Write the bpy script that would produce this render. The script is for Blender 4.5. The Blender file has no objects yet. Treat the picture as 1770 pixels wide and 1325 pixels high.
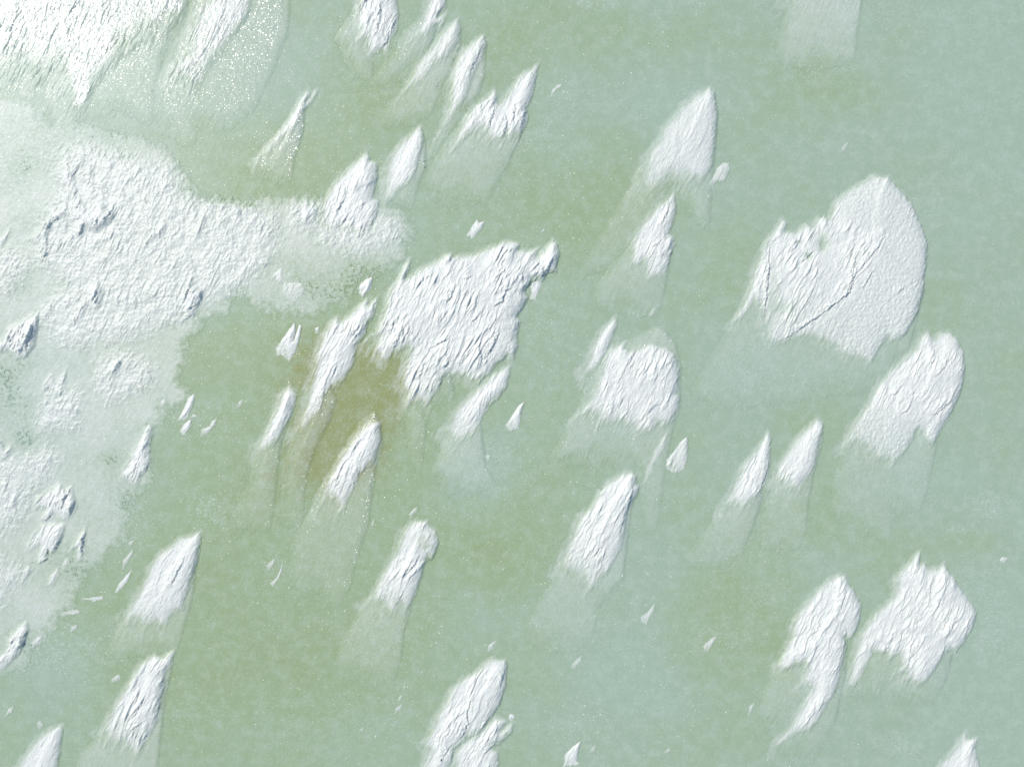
import bpy, math
import numpy as np
from mathutils import Vector

# ---------------------------------------------------------------- camera, sky, sun, exposure
S = 0.05                       # metres per traced unit
CX, CY = 885.0, 662.5
CAM_H = 60.0
SUN_EL, SUN_AZ = math.radians(46.0), math.radians(148.0)      # azimuth counted from +x towards +y
sc = bpy.context.scene
cam_d = bpy.data.cameras.new('camera'); cam = bpy.data.objects.new('camera', cam_d)
sc.collection.objects.link(cam); sc.camera = cam
cam.location = (0, 0, CAM_H); cam.rotation_euler = (0, 0, 0)
cam_d.sensor_width = 36.0; cam_d.lens = 36.0 * CAM_H / (1770 * S)
cam_d.clip_end = 20000.0; cam_d.clip_start = 0.5

world = bpy.data.worlds.new('World'); sc.world = world; world.use_nodes = True
wn = world.node_tree; wn.nodes.clear()
sky = wn.nodes.new('ShaderNodeTexSky'); sky.sky_type = 'NISHITA'; sky.sun_disc = False
sky.sun_elevation = SUN_EL; sky.sun_rotation = math.pi / 2 - SUN_AZ
bg = wn.nodes.new('ShaderNodeBackground'); bg.inputs['Strength'].default_value = 0.13
wo = wn.nodes.new('ShaderNodeOutputWorld')
wn.links.new(sky.outputs[0], bg.inputs[0]); wn.links.new(bg.outputs[0], wo.inputs[0])

sun_d = bpy.data.lights.new('sun', 'SUN'); sun_d.energy = 3.2; sun_d.angle = math.radians(0.53)
sun_d.color = (1.0, 0.945, 0.86)
sun = bpy.data.objects.new('sun', sun_d); sc.collection.objects.link(sun)
sdir = Vector((math.cos(SUN_EL) * math.cos(SUN_AZ), math.cos(SUN_EL) * math.sin(SUN_AZ), math.sin(SUN_EL)))
sun.rotation_euler = sdir.to_track_quat('Z', 'Y').to_euler()
sun.location = sdir * 80
sc.view_settings.view_transform = 'Standard'; sc.view_settings.look = 'None'
sc.view_settings.gamma = 1.0; sc.view_settings.exposure = -0.13
sc.render.engine = 'CYCLES'
sc.cycles.use_denoising = False
sc.cycles.max_bounces = 4; sc.cycles.diffuse_bounces = 3; sc.cycles.glossy_bounces = 2

# ---------------------------------------------------------------- noise
def _hash(ix, iy, seed):
    h = (ix.astype(np.int64) * 374761393 + iy.astype(np.int64) * 668265263 + seed * 2147483647 + 1013) & 0xFFFFFFFF
    h = ((h ^ (h >> 13)) * 1274126177) & 0xFFFFFFFF
    return (h ^ (h >> 16)) & 0xFFFF

def pn(x, y, seed=0):          # gradient noise, about -1..1
    x = np.asarray(x, np.float32); y = np.asarray(y, np.float32)
    x0 = np.floor(x); y0 = np.floor(y); fx = x - x0; fy = y - y0
    u = fx * fx * fx * (fx * (fx * 6 - 15) + 10); v = fy * fy * fy * (fy * (fy * 6 - 15) + 10)
    def g(dx, dy):
        a = _hash(x0 + dx, y0 + dy, seed).astype(np.float32) * (2 * math.pi / 65536)
        return np.cos(a) * (fx - dx) + np.sin(a) * (fy - dy)
    a = g(0, 0) * (1 - u) + g(1, 0) * u
    b = g(0, 1) * (1 - u) + g(1, 1) * u
    return (a * (1 - v) + b * v) * 1.5

def fbm(x, y, seed=0, octv=4, gain=0.5):
    r = 0; a = 1.0; t = 0
    for i in range(octv):
        r = r + a * pn(x, y, seed + 17 * i); t += a; a *= gain; x = x * 2.03 + 5.1; y = y * 2.03 - 3.7
    return r / t

def sm(a, b, x):
    t = np.clip((x - a) / (b - a), 0, 1); return t * t * (3 - 2 * t)

# wind axes in traced units (y downward): u runs across towards the lower right, v along towards the heads
def uv(x, y):
    return 0.89 * x + 0.46 * y, 0.46 * x - 0.89 * y

def lamellae(x, y, scale, seed):   # layered wind slabs: rise slowly, break off on the side away from the sun
    u, v = uv(x, y)
    s = u / scale + 1.25 * fbm(u / (scale * 3.2), v / (scale * 9.0), seed, 3) + 0.30 * pn(u / scale, v / (scale * 2.6), seed + 5)
    k = np.floor(s); t = s - k
    amp = np.clip(0.25 + 1.5 * pn(k * 3.17 + 0.3, v / (scale * 3.4) + k * 7.7, seed + 9), 0, 1.3)
    return amp * np.clip(t / 0.9, 0, 1) ** 1.6 * (1 - sm(0.93, 1.0, t))

def blur(a, r):
    r = int(r)
    for _ in range(2):
        for ax in (0, 1):
            p = np.concatenate([np.repeat(np.take(a, [0], ax), r + 1, ax), a, np.repeat(np.take(a, [-1], ax), r, ax)], ax)
            c = np.cumsum(p, ax, dtype=np.float64)
            n = a.shape[ax]
            a = ((np.take(c, np.arange(2 * r + 1, 2 * r + 1 + n), ax) - np.take(c, np.arange(0, n), ax)) / (2 * r + 1)).astype(np.float32)
    return a

# ---------------------------------------------------------------- the working grid
MX = 130
X0, Y0, X1, Y1 = -MX, -MX, 1770 + MX, 1325 + MX
NX, NY = X1 - X0 + 1, Y1 - Y0 + 1
gx, gy = np.meshgrid(np.arange(X0, X1 + 1, dtype=np.float32), np.arange(Y0, Y1 + 1, dtype=np.float32))
Z = np.zeros((NY, NX), np.float32)        # height of snow and veil above the ice, metres
W = np.zeros((NY, NX), np.float32)        # how much snow covers the ice
GL = np.zeros((NY, NX), np.float32)       # loose ice crystals
OWN = np.full((NY, NX), -1, np.int32)
UU, VV = uv(gx, gy)
STREAK = 0.5 * fbm(UU / 8.0, VV / 40.0, 3, 3, .6) + 0.5 * fbm(UU / 2.6, VV / 20.0, 8, 3, .65)
RAG = fbm(gx / 9.0, gy / 9.0, 21, 4, .65)
LAM = 0.34 * lamellae(gx, gy, 27, 40) + 0.34 * lamellae(gx, gy, 14, 60) + 0.34 * lamellae(gx, gy, 7.5, 80) + 0.22 * lamellae(gx, gy, 4.2, 85)
LAM *= 0.38 + 0.85 * sm(-.35, .35, fbm(gx / 50, gy / 50, 71, 3))
FINE = 0.6 * fbm(UU / 2.4, VV / 11.0, 90, 3, .6) + 0.4 * fbm(gx / 2.5, gy / 2.5, 93, 2)
LUMP = fbm(gx / 6.5 , gy / 6.5, 95, 3, .62)
LUMP2 = 1 - np.abs(fbm(UU / 6.0, VV / 10.0, 99, 3, .6)) * 2.4

def sdist(poly, x, y):
    """signed distance (positive inside) and the outward direction of the nearest edge"""
    P = np.array(poly, np.float32); n = len(P)
    best = np.full(x.shape, 1e9, np.float32); nx = np.zeros_like(best); ny = np.zeros_like(best)
    ins = np.zeros(x.shape, bool)
    for i in range(n):
        ax, ay = P[i]; bx, by = P[(i + 1) % n]
        ex, ey = bx - ax, by - ay; L = ex * ex + ey * ey + 1e-6
        t = np.clip(((x - ax) * ex + (y - ay) * ey) / L, 0, 1)
        dx = ax + t * ex - x; dy = ay + t * ey - y; d = dx * dx + dy * dy
        m = d < best
        best = np.where(m, d, best); nx = np.where(m, dx, nx); ny = np.where(m, dy, ny)
        c = ((ay > y) != (by > y)) & (x < (bx - ax) * (y - ay) / ((by - ay) if by != ay else 1e-6) + ax)
        ins ^= c
    d = np.sqrt(best); s = np.where(ins, 1.0, -1.0)
    inv = s / np.maximum(d, 1e-3)
    return d * s, nx * inv, ny * inv

def window(poly, pad):
    P = np.array(poly)
    a = max(int(P[:, 0].min() - pad), X0) - X0; b = min(int(P[:, 0].max() + pad) + 1, X1) - X0
    c = max(int(P[:, 1].min() - pad), Y0) - Y0; d = min(int(P[:, 1].max() + pad) + 1, Y1) - Y0
    return slice(c, d + 1), slice(a, b + 1)

def T(ox, oy, pts, k=3.898):
    return [(ox + a / k, oy + b / k) for a, b in pts]

# ---------------------------------------------------------------- traced outlines of everything lying on the ice
#@@DATA
DR = []      # (label, category, opts) ; opts: cap, tail, H, ...
def drift(label, cap, tail=None, cat='snow drift', group='snow drifts on the green ice', **o):
    o.update(label=label, cap=cap, tail=tail, cat=cat, group=group); DR.append(o)
def clump(label, cap, **o):
    o.setdefault('H', 0.10)
    drift(label, cap, None, 'snow clump', 'small snow clumps on the ice', small=True, **o)
A, B, C, D_ = (0, 440, 880, 1320), (0, 330, 660, 985), None, None
def t00(p): return T(0, 0, p)
def t01(p): return T(440, 0, p)
def t02(p): return T(880, 0, p)
def t03(p): return T(1320, 0, p)
def t10(p): return T(0, 330, p)
def t11(p): return T(440, 330, p)
def t12(p): return T(880, 330, p)
def t20(p): return T(0, 660, p)
def t21(p): return T(440, 660, p)
def t22(p): return T(880, 660, p)
def t23(p): return T(1320, 660, p)
def t30(p): return T(0, 985, p)
def t31(p): return T(440, 985, p)
def t32(p): return T(880, 985, p)
def t33(p): return T(1320, 985, p)
def tp(p): return T(600, 400, p, 4.417)

# the thin snow sheet on the left
SHEET = [(-150,178),(-60,170),(20,165),(62,172),(80,205),(120,215),(160,212),(200,222),(250,235),(280,252),(300,268),(318,285),
 (330,318),(352,332),(385,342),(425,345),(450,336),(480,338),(515,338),(550,338),(580,352),(640,345),(680,355),(705,372),
 (722,392),(712,420),(700,445),(672,470),(655,480),(640,505),(612,512),(600,528),(570,535),(545,552),(515,545),(480,548),(445,530),
 (425,520),(408,514),(392,538),(372,550),(352,552),(345,570),(330,585),(322,612),(318,640),(312,655),(326,672),(328,688),
 (312,700),(300,712),(285,706),(288,722),(278,735),(262,740),(265,765),(262,800),(262,830),(248,850),(232,870),(218,905),
 (215,935),(195,950),(185,968),(160,985),(150,1010),(132,1035),(135,1055),(110,1062),(95,1090),(70,1110),(50,1150),(20,1165),(-40,1180),(-150,1200)]
LUMPY = [
 ([(105,262),(145,252),(195,262),(240,278),(270,285),(300,292),(312,330),(345,350),(400,348),(440,362),(475,372),(482,420),(462,455),(440,478),(415,498),(385,512),(352,520),(330,545),(290,560),(250,575),(215,590),(170,592),(140,600),(95,590),(85,560),(60,545),(90,520),(120,495),(95,470),(70,455),(60,420),(70,385),(95,350),(110,320),(98,300)], 1.0),
 (t10([(-80,430),(60,400),(180,450),(190,520),(130,620),(60,700),(-80,740)]), .9),
 (t20([(290,100),(440,50),(530,80),(550,180),(520,310),(400,310),(260,330),(250,270),(290,180)]), 1.0),
 (t20([(-200,560),(60,520),(180,500),(310,420),(400,500),(340,640),(240,690),(200,800),(160,900),(120,980),(0,1030),(-200,1100)]), 1.0),
 (t11([(430,240),(800,260),(850,190),(960,200),(990,300),(900,360),(800,400),(680,440),(600,400),(520,400),(450,330)]), 1.0),
 (t30([(-100,-100),(100,-50),(200,0),(100,130),(0,230),(-100,250)]), .9),
 (t10([(690,1130),(850,1080),(1040,1200),(1030,1300),(900,1370),(720,1440),(640,1300)]), 1.0),
 (t11([(260,120),(430,90),(450,260),(330,270),(255,230)]), .9),
]
SHEET_W = [(60,760,50,25,-.25),(180,540,40,25,-.12),(20,480,40,30,-.2),(120,960,40,30,-.22),(60,700,40,30,-.15),(190,232,120,34,-.24),(20,230,70,60,-.05),(565,500,95,42,-.30),(45,283,70,36,-.24),(10,660,40,70,-.30),(225,880,50,60,-.28),(190,790,30,14,-.25),(140,1020,50,50,-.2),
 (30,1120,60,40,-.25),(330,330,25,14,-.2),(640,480,40,30,-.28),(60,600,40,30,-.1),(120,480,40,20,-.1),(200,690,70,40,.04),(380,405,90,40,.06),
 (250,600,40,30,-.05),(180,215,90,30,-.03),(90,385,70,30,-.12),(70,790,60,40,-.03)]

# ---- big drifts, upper row
drift('very large glittering white drift filling the top left corner', 
 [(-160,-160),(380,-160),(345,-40),(328,0),(318,30),(300,45),(285,62),(250,75),(215,95),(190,122),(165,150),(150,190),(128,212),(112,205),(104,172),(82,150),(60,152),(30,145),(-40,155),(-160,165)],
 [(-160,200),(60,200),(95,225),(150,218),(200,205),(262,225),(272,160),(282,100),(330,20),(300,-100),(-160,-160)],
 H=.15, wispy=1.5, gl=1.6, capW=.90, thin=.65, soft=2.6, tailW=.16, tailgl=1.75, tH=.05, lam=1.0, scarps=[t00([(1220,10),(1190,80),(1140,130)]),t00([(1240,100),(1200,170),(1130,230)]),t00([(420,10),(400,70)]),t00([(290,60),(240,100),(225,150)]),t00([(1100,60),(1060,140),(1000,200)])])
drift('long white tongue of snow with a glittering skirt, right of the top left corner drift',
 [(352,-160),(520,-160),(470,-60),(440,-20),(430,30),(402,66),(388,88),(365,112),(352,140),(338,160),(312,152),(286,150),(280,132),(292,112),(310,92),(318,60),(330,34),(345,0)],
 [(352,-160),(540,-160),(505,-20),(498,60),(470,130),(440,195),(405,228),(378,238),(345,232),(330,262),(312,266),(295,252),(270,235),(258,200),(262,150),(282,110),(318,40)],
 H=.24, wispy=1.3, gl=.9, thin=.4, soft=1.8, tailW=.14, tailgl=1.75, tH=.06, lam=.8, scarps=[t00([(1385,10),(1370,80),(1330,120)]),t00([(1440,390),(1420,440)])])
drift('thick rounded white drift cut by the top edge, right of the glitter field',
 t01([(700,-260),(690,60),(670,180),(700,215),(672,300),(745,262),(752,350),(790,380),(850,345),(900,350),(915,270),(955,215),(975,100),(960,20),(930,-260)]),
 t01([(690,20),(600,150),(520,260),(560,400),(640,560),(800,590),(805,400),(850,330),(900,100)]),
 H=.42, tailW=.16, tailgl=1, wispy=.5, scarps=[t01([(850,0),(850,120),(830,210)]),t01([(910,200),(890,290),(840,345)]),t01([(740,0),(700,110)]),t01([(960,120),(930,200)])])
drift('small ribbed white drift touching the top edge above two slender drifts',
 t01([(1220,-140),(1340,-140),(1300,-20),(1285,50),(1235,115),(1292,88),(1280,140),(1250,188),(1215,170),(1160,270),(1110,240),(1050,290),(1060,230),(1120,150),(1150,60)]),
 t01([(1110,120),(1000,200),(950,330),(850,440),(720,590),(900,640),(1100,470),(1190,330),(1250,150)]),
 H=.3, tailW=.15, tailgl=.9, scarps=[t01([(1290,20),(1240,100),(1220,140)])])
drift('long slender pale drift running parallel left of a ridged one near the top',
 t01([(1370,128),(1392,190),(1375,290),(1300,390),(1215,440),(1150,530),(1060,590),(970,660),(1000,600),(1050,510),(1080,440),(1130,370),(1200,300),(1240,230),(1300,165)]),
 t01([(1370,128),(1398,200),(1392,320),(1310,520),(1250,650),(1190,790),(1060,890),(850,900),(820,860),(850,740),(980,640),(1080,440),(1300,165)]),
 H=.24, tailW=.24, tailgl=.6, lam=.45, capW=.82)
drift('slender drift with a blue shaded ridge, between the slender pale drift and the forked drift',
 t01([(1545,232),(1562,300),(1530,420),(1475,520),(1430,650),(1370,740),(1290,850),(1240,930),(1190,1010),(1200,960),(1260,860),(1310,720),(1320,620),(1300,560),(1340,430),(1380,350),(1490,255)]),
 t01([(1545,232),(1568,300),(1552,520),(1500,680),(1420,780),(1330,920),(1230,1100),(1180,1090),(1190,960),(1280,740),(1300,560),(1400,320)]),
 H=.3, tailW=.24, tailgl=.5, lam=.6, capW=.9, scarps=[t01([(1540,300),(1500,400),(1460,480),(1450,530)])])
drift('forked white drift with two heads, right head tall and pointed, near top centre',
 t01([(1620,580),(1590,620),(1560,650),(1480,700),(1430,760),(1390,850),(1350,920),(1330,980),(1340,1040),(1400,960),(1450,900),(1500,880),(1560,940),(1660,965),(1700,920),(1740,930),(1775,915),(1825,860),(1848,810),(1835,730),(1875,640),(1900,520),(1925,415),(1865,465),(1825,475),(1765,520),(1730,580),(1690,650),(1640,700),(1632,640)]),
 t01([(1430,760),(1280,950),(1180,1120),(1130,1230),(1150,1360),(1300,1450),(1560,1400),(1700,1150),(1790,960),(1850,700)]),
 H=.42, tailW=.16, tailgl=.4, scarps=[t01([(1690,760),(1700,880),(1660,950)]),t01([(1620,720),(1590,830),(1560,900)]),t01([(1835,730),(1800,830),(1790,880)]),t01([(1640,640),(1580,740)]),t01([(1760,700),(1740,850)])])
drift('thin knife shaped white drift with a sparkling tail, alone on ice left of centre top',
 t01([(365,603),(376,640),(350,690),(415,608),(428,605),(380,695),(342,745),(310,800),(280,860),(200,930),(130,1000),(80,1050),(20,1080),(70,990),(150,900),(210,820),(260,730),(310,650)]),
 t01([(365,603),(345,740),(332,900),(265,1100),(260,1230),(160,1290),(60,1260),(-60,1220),(-55,1110),(60,990),(210,820)]),
 H=.26, tailW=.22, tailgl=1.6, lam=.5, capW=.9)
drift('smooth leaf shaped white drift standing right of the serrated one at the sheet edge',
 t01([(1115,848),(1140,900),(1136,980),(1110,1080),(1080,1180),(1010,1260),(960,1290),(945,1330),(880,1375),(850,1345),(862,1290),(870,1230),(880,1130),(920,1040),(980,960),(1050,890)]),
 t01([(1125,860),(1160,960),(1165,1120),(1100,1280),(1060,1420),(960,1440),(900,1350)]),
 H=.34, tailW=.2, tailgl=.7, lam=.4)
drift('serrated broad white drift standing on the snow sheet upper right end',
 t01([(765,1018),(782,1080),(822,1095),(832,1200),(802,1290),(800,1335),(840,1346),(832,1420),(830,1456),(790,1516),(770,1561),(745,1575),(720,1600),(700,1621),(680,1580),(650,1556),(600,1551),(540,1551),(450,1526),(440,1416),(430,1396),(460,1346),(540,1220),(600,1160),(680,1080),(730,1040)]),
 H=.42, wispy=.25, scarps=[t11([(830,130),(800,210),(770,270)]),t11([(640,140),(600,210),(540,260)]),t11([(730,230),(700,330)]),t11([(760,60),(700,160)]),t11([(600,60),(550,150)])])
drift('big leaf shaped drift with faint edge rings and a long veil, upper right of centre',
 t02([(1350,583),(1385,620),(1402,720),(1405,800),(1388,980),(1370,1120),(1300,1230),(1180,1250),(1070,1250),(990,1300),(930,1330),(870,1290),(830,1310),(850,1230),(880,1130),(920,1030),(980,950),(1030,850),(1100,780),(1160,700),(1250,630)]),
 t02([(1350,583),(1388,620),(1412,760),(1400,1000),(1365,1300),(1350,1600),(1280,1560),(1100,1350),(1050,1500),(900,1750),(700,1860),(430,1920),(560,1640),(760,1330),(880,1130),(1100,780)]),
 H=.3, tailW=.14, tailgl=.8, lam=.4, capW=.92, wispy=1.2, soft=1.6)
drift('pointed ribbed white drift broken into a front blade and a rear block, right of centre',
 t12([(1122,-10),(1115,60),(1128,120),(1110,200),(1080,290),(1110,320),(1118,360),(1090,430),(1080,490),(1045,575),(1000,575),(910,600),(905,520),(895,480),(850,520),(812,490),(815,340),(850,270),(900,200),(980,110),(1050,60)]),
 t12([(850,300),(740,430),(600,600),(540,760),(640,860),(820,900),(1000,880),(1050,680),(1085,500),(1110,330)]),
 H=.42, tailW=.13, tailgl=.7, wispy=.5, scarps=[t12([(1090,60),(1050,170),(1010,240)]),t12([(1060,280),(1010,350),(960,380)]),t12([(1110,360),(1085,470),(1045,550)]),t12([(1050,400),(1010,470)])])
clump('small feathery clump beside the foot of the big ringed leaf drift',
 t02([(1480,1095),(1490,1140),(1460,1200),(1400,1220),(1370,1260),(1355,1225),(1400,1130),(1440,1095)]), capW=.7)
drift('faint bluish veil drift with a straight right edge at the top right edge',
 [(1368,-160),(1500,-160),(1495,-60),(1488,5),(1470,6),(1440,2),(1400,4),(1380,0),(1355,6),(1362,-40)],
 [(1368,-160),(1500,-160),(1492,0),(1482,60),(1478,110),(1440,128),(1390,132),(1345,128),(1335,95),(1350,30)],
 H=.22, tailW=.3, tailgl=.5, capW=.5, lam=.1, wispy=1.5)

# ---- centre
drift('largest ragged white drift, much wrinkled, in the centre of the picture',
 t11([(1050,453),(1047,520),(1012,590),(1060,560),(1110,520),(1200,480),(1290,420),(1330,422),(1340,440),(1480,420),(1560,385),(1680,335),(1740,335),(1790,360),(1780,400),(1850,395),(1915,380),(1895,440),(1960,370),(2010,328),(2040,350),(2055,430),(2025,540),(1970,570),(1935,600),(1880,600),(1860,625),(1820,680),(1845,720),(1800,800),(1770,850),(1792,880),(1768,980),(1778,1050),(1740,1120),(1700,1110),(1640,1150),(1580,1230),(1500,1290),(1420,1250),(1330,1240),(1270,1250),(1250,1330),(1200,1400),(1160,1460),(1110,1410),(1040,1440),(985,1490),(1020,1380),(975,1300),(1000,1180),(1040,1060),(990,1070),(930,1090),(890,1160),(840,1130),(790,1060),(830,980),(780,990),(720,1040),(800,950),(850,850),(890,700),(920,640),(970,570),(1000,500)]),
 [(650,600),(690,640),(692,720),(700,800),(728,830),(740,720),(790,690),(780,640),(700,560)],
 H=.62, tailW=.1, tailgl=.9, wispy=.6, lam=1.15, flat=[tp([(1200,460),(1330,500),(1340,590),(1290,640),(1290,800),(1290,900),(1220,960),(1150,900),(1180,700),(1190,560)])],
 scarps=[tp(q) for q in ([(830,405),(795,500),(730,575)],[(950,435),(915,500)],[(1260,430),(1205,465),(1185,540),(1110,575)],[(965,335),(900,372)],[(770,605),(715,690)],[(785,820),(710,850),(640,890)],[(1165,720),(1140,820),(1090,920),(1045,975)],[(1030,770),(965,875)],[(600,990),(545,1130)],[(795,930),(765,1020),(700,1055)],[(1565,205),(1530,290),(1480,350),(1400,395),(1350,450)],[(1200,210),(1130,400)],[(590,340),(530,450)],[(905,930),(850,1040)],[(1035,600),(960,700)],[(480,290),(430,370)],[(1330,310),(1340,350),(1330,400)],[(1310,680),(1290,760)],[(760,1090),(700,1190)],[(430,720),(360,900)],[(380,650),(330,780)])])
drift('narrow tongue with a block head, hanging below the right end of the largest drift',
 t21([(1725,-115),(1715,-40),(1700,30),(1650,100),(1590,140),(1560,200),(1500,300),(1480,350),(1400,390),(1345,430),(1320,380),(1265,320),(1310,270),(1330,210),(1400,130),(1450,80),(1540,0),(1600,-60),(1680,-100)]),
 t21([(1320,350),(1250,450),(1180,600),(1240,800),(1500,800),(1640,700),(1560,560),(1530,250)]),
 H=.36, tailW=.15, tailgl=.3, scarps=[t21([(1600,60),(1580,140),(1550,190)])])
clump('little flat flake tucked under the right head of the largest drift',
 t11([(1868,620),(1932,598),(1927,650),(1890,722),(1863,720)]))
drift('long curved white drift left of the largest one, its head notched',
 t11([(838,698),(830,760),(800,850),(765,880),(750,960),(700,1030),(680,1100),(660,1180),(600,1270),(520,1330),(480,1386),(450,1476),(405,1526),(345,1600),(300,1600),(262,1610),(300,1550),(330,1450),(345,1380),(370,1290),(400,1180),(410,1080),(440,990),(500,890),(560,840),(570,875),(640,820),(700,760),(770,718),(765,770)]),
 t21([(510,-20),(560,120),(500,300),(430,440),(380,560),(340,740),(330,1000),(240,1040),(140,980),(160,700),(180,550),(270,330),(400,60)]),
 H=.4, tailW=.10, tailgl=.8, scarps=[t21([(480,30),(465,110),(440,190)]),t11([(720,900),(640,990)]),t11([(700,1010),(650,1060)]),t11([(830,720),(780,830)])])
clump('small forked white clump left of the long curved drift',
 t11([(270,878),(277,940),(262,1010),(300,900),(318,905),(300,1010),(272,1090),(240,1138),(200,1105),(155,1100),(148,1055),(190,990),(240,920)]), H=.2)
drift('slim white drift with a broad olive tail, lower left neighbour of the long curved one',
 t21([(240,22),(285,80),(272,150),(245,240),(200,310),(170,380),(110,430),(70,465),(10,480),(15,420),(70,330),(110,240),(150,150),(165,80)]),
 t21([(240,22),(260,200),(185,420),(160,600),(140,800),(110,1020),(0,1060),(-150,1030),(-170,900),(-60,700),(0,480),(110,240)]),
 H=.32, tailW=.12, tailgl=.6)
drift('pointed white drift with a long dark edged fan tail, below the long curved drift',
 t21([(790,255),(850,270),(852,400),(812,520),(765,570),(712,620),(690,680),(650,760),(612,850),(550,905),(555,830),(500,790),(425,855),(450,750),(480,660),(530,580),(580,490),(650,390),(710,310)]),
 t21([(815,185),(860,290),(872,420),(830,560),(800,740),(775,950),(700,1180),(640,1400),(560,1560),(400,1480),(250,1500),(200,1320),(230,1100),(350,900),(440,700),(600,440),(700,260)]),
 H=.38, tailW=.13, tailgl=1.1, scarps=[t21([(720,560),(700,640),(665,710)]),t21([(720,380),(660,470)]),t21([(580,620),(540,700)])])
clump('small blunt white wedge right of the hanging tongue',
 t21([(1820,128),(1800,200),(1780,310),(1735,322),(1690,290),(1740,210),(1790,145)]), H=.24)
drift('narrow smooth white blade leaning on the left side of the broad drift right of centre',
 t12([(722,848),(727,910),(700,980),(662,1060),(630,1130),(590,1190),(510,1252),(495,1200),(530,1130),(550,1050),(610,940),(670,880)]),
 H=.36, lam=.5)
drift('broad block shaped wrinkled drift with a ragged lower edge, right of centre',
 t12([(730,983),(702,1050),(782,1012),(782,1058),(812,1075),(870,1050),(940,1022),(1000,1040),(1050,1050),(1110,1090),(1140,1200),(1140,1330),(1120,1366),(1150,1366),(1140,1466),(1100,1536),(1040,1580),(1000,1560),(960,1620),(860,1640),(820,1586),(720,1556),(640,1566),(590,1610),(580,1526),(530,1496),(440,1536),(500,1436),(560,1366),(580,1286),(600,1240),(640,1100),(670,1070)]),
 t12([(980,900),(1050,925),(1130,1030),(1165,1200),(1160,1450),(1110,1600),(1050,1900),(1020,2150),(985,2330),(900,2340),(860,2150),(830,1950),(600,1900),(230,1850),(350,1640),(440,1480),(600,1100),(800,1000)]),
 H=.42, tailW=.15, tailgl=.8, wispy=.9, scarps=[t22([(770,90),(730,180)]),t22([(980,150),(930,210)]),t12([(920,1150),(890,1250)]),t12([(1050,1060),(1020,1130)]),t12([(860,1050),(800,1180)]),t12([(1000,1220),(960,1310)]),t12([(780,1200),(720,1300)])])
clump('wispy broken strand of snow trailing below the broad block shaped drift',
 t22([(1075,320),(1050,440),(1000,510),(968,545),(970,600),(912,680),(930,580),(975,470),(1025,380)]), capW=.6, H=.08, cut=.3)
clump('small oval feathered clump between the block shaped drift and the sharp pair',
 t22([(1200,363),(1205,440),(1200,520),(1180,580),(1130,605),(1070,595),(1062,520),(1110,460),(1150,400)]), capW=.8, H=.18)
drift('large tapering white drift with blunt frayed head, below the block shaped one',
 t22([(830,603),(860,630),(852,690),(882,700),(865,760),(820,820),(800,870),(785,960),(765,1080),(720,1180),(680,1260),(610,1330),(590,1377),(530,1417),(490,1340),(440,1300),(380,1275),(335,1242),(380,1110),(430,1000),(470,900),(540,840),(600,730),(670,660),(740,620),(760,605)]),
 t22([(840,600),(885,700),(830,850),(800,1100),(770,1350),(700,1450),(600,1560),(570,1740),(420,1860),(250,1860),(90,1780),(110,1620),(200,1450),(340,1240),(600,730)]),
 H=.44, tailW=.17, tailgl=.6, scarps=[t22([(830,720),(800,830),(790,900)]),t22([(620,1090),(570,1170)]),t22([(640,1130),(590,1240)])])

# ---- right
drift('heart shaped drift, widest on the right side, with a notched left lobe and long ridge',
 [(1352,377),(1360,385),(1355,400),(1375,400),(1392,384),(1402,392),(1412,375),(1425,372),(1430,378),(1440,350),(1455,335),(1480,318),(1510,302),(1535,306),(1553,326),(1575,350),(1590,385),(1603,420),(1600,460),(1596,500),(1585,540),(1568,575),(1545,592),(1530,586),(1520,602),(1505,628),(1485,620),(1455,615),(1440,600),(1420,590),(1395,580),(1350,592),(1330,598),(1320,575),(1312,540),(1305,520),(1285,550),(1262,560),(1285,520),(1300,470),(1315,430),(1328,405)],
 [(1300,480),(1262,560),(1215,630),(1185,690),(1240,720),(1350,710),(1480,690),(1530,660),(1570,610),(1600,500),(1500,400)],
 H=.55, tailW=.12, tailgl=.3, wispy=.55, lam=1.0, sc=1.15, lumpy=[[(1540,310),(1610,420),(1600,560),(1500,640),(1410,600),(1400,570),(1460,520),(1520,430)],[(1440,330),(1500,300),(1560,330),(1540,400),(1460,390)]],
 holes=[(1420,424,6,9,.6),(1396,443,6,5,.8),(1380,419,5,3,.6),(1332,545,6,30,.3),(1338,505,8,40,.3),(1356,534,20,11,.35),(1422,418,9,15,.45)],
 scarps=[[(1530,400),(1515,425),(1495,450),(1470,480),(1465,505),(1440,525),(1415,545),(1395,558),(1365,580),(1332,598)],[(1500,425),(1485,445)],[(1330,420),(1326,480),(1322,520),(1318,560)],t33([(600,-2200),(560,-2100)]),[(1475,440),(1468,480)],T(1320,330,[(720,540),(650,660)]),T(1320,330,[(220,330),(160,400)]),T(1320,330,[(340,400),(230,490)]),T(1320,330,[(940,640),(880,700)])])
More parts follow.
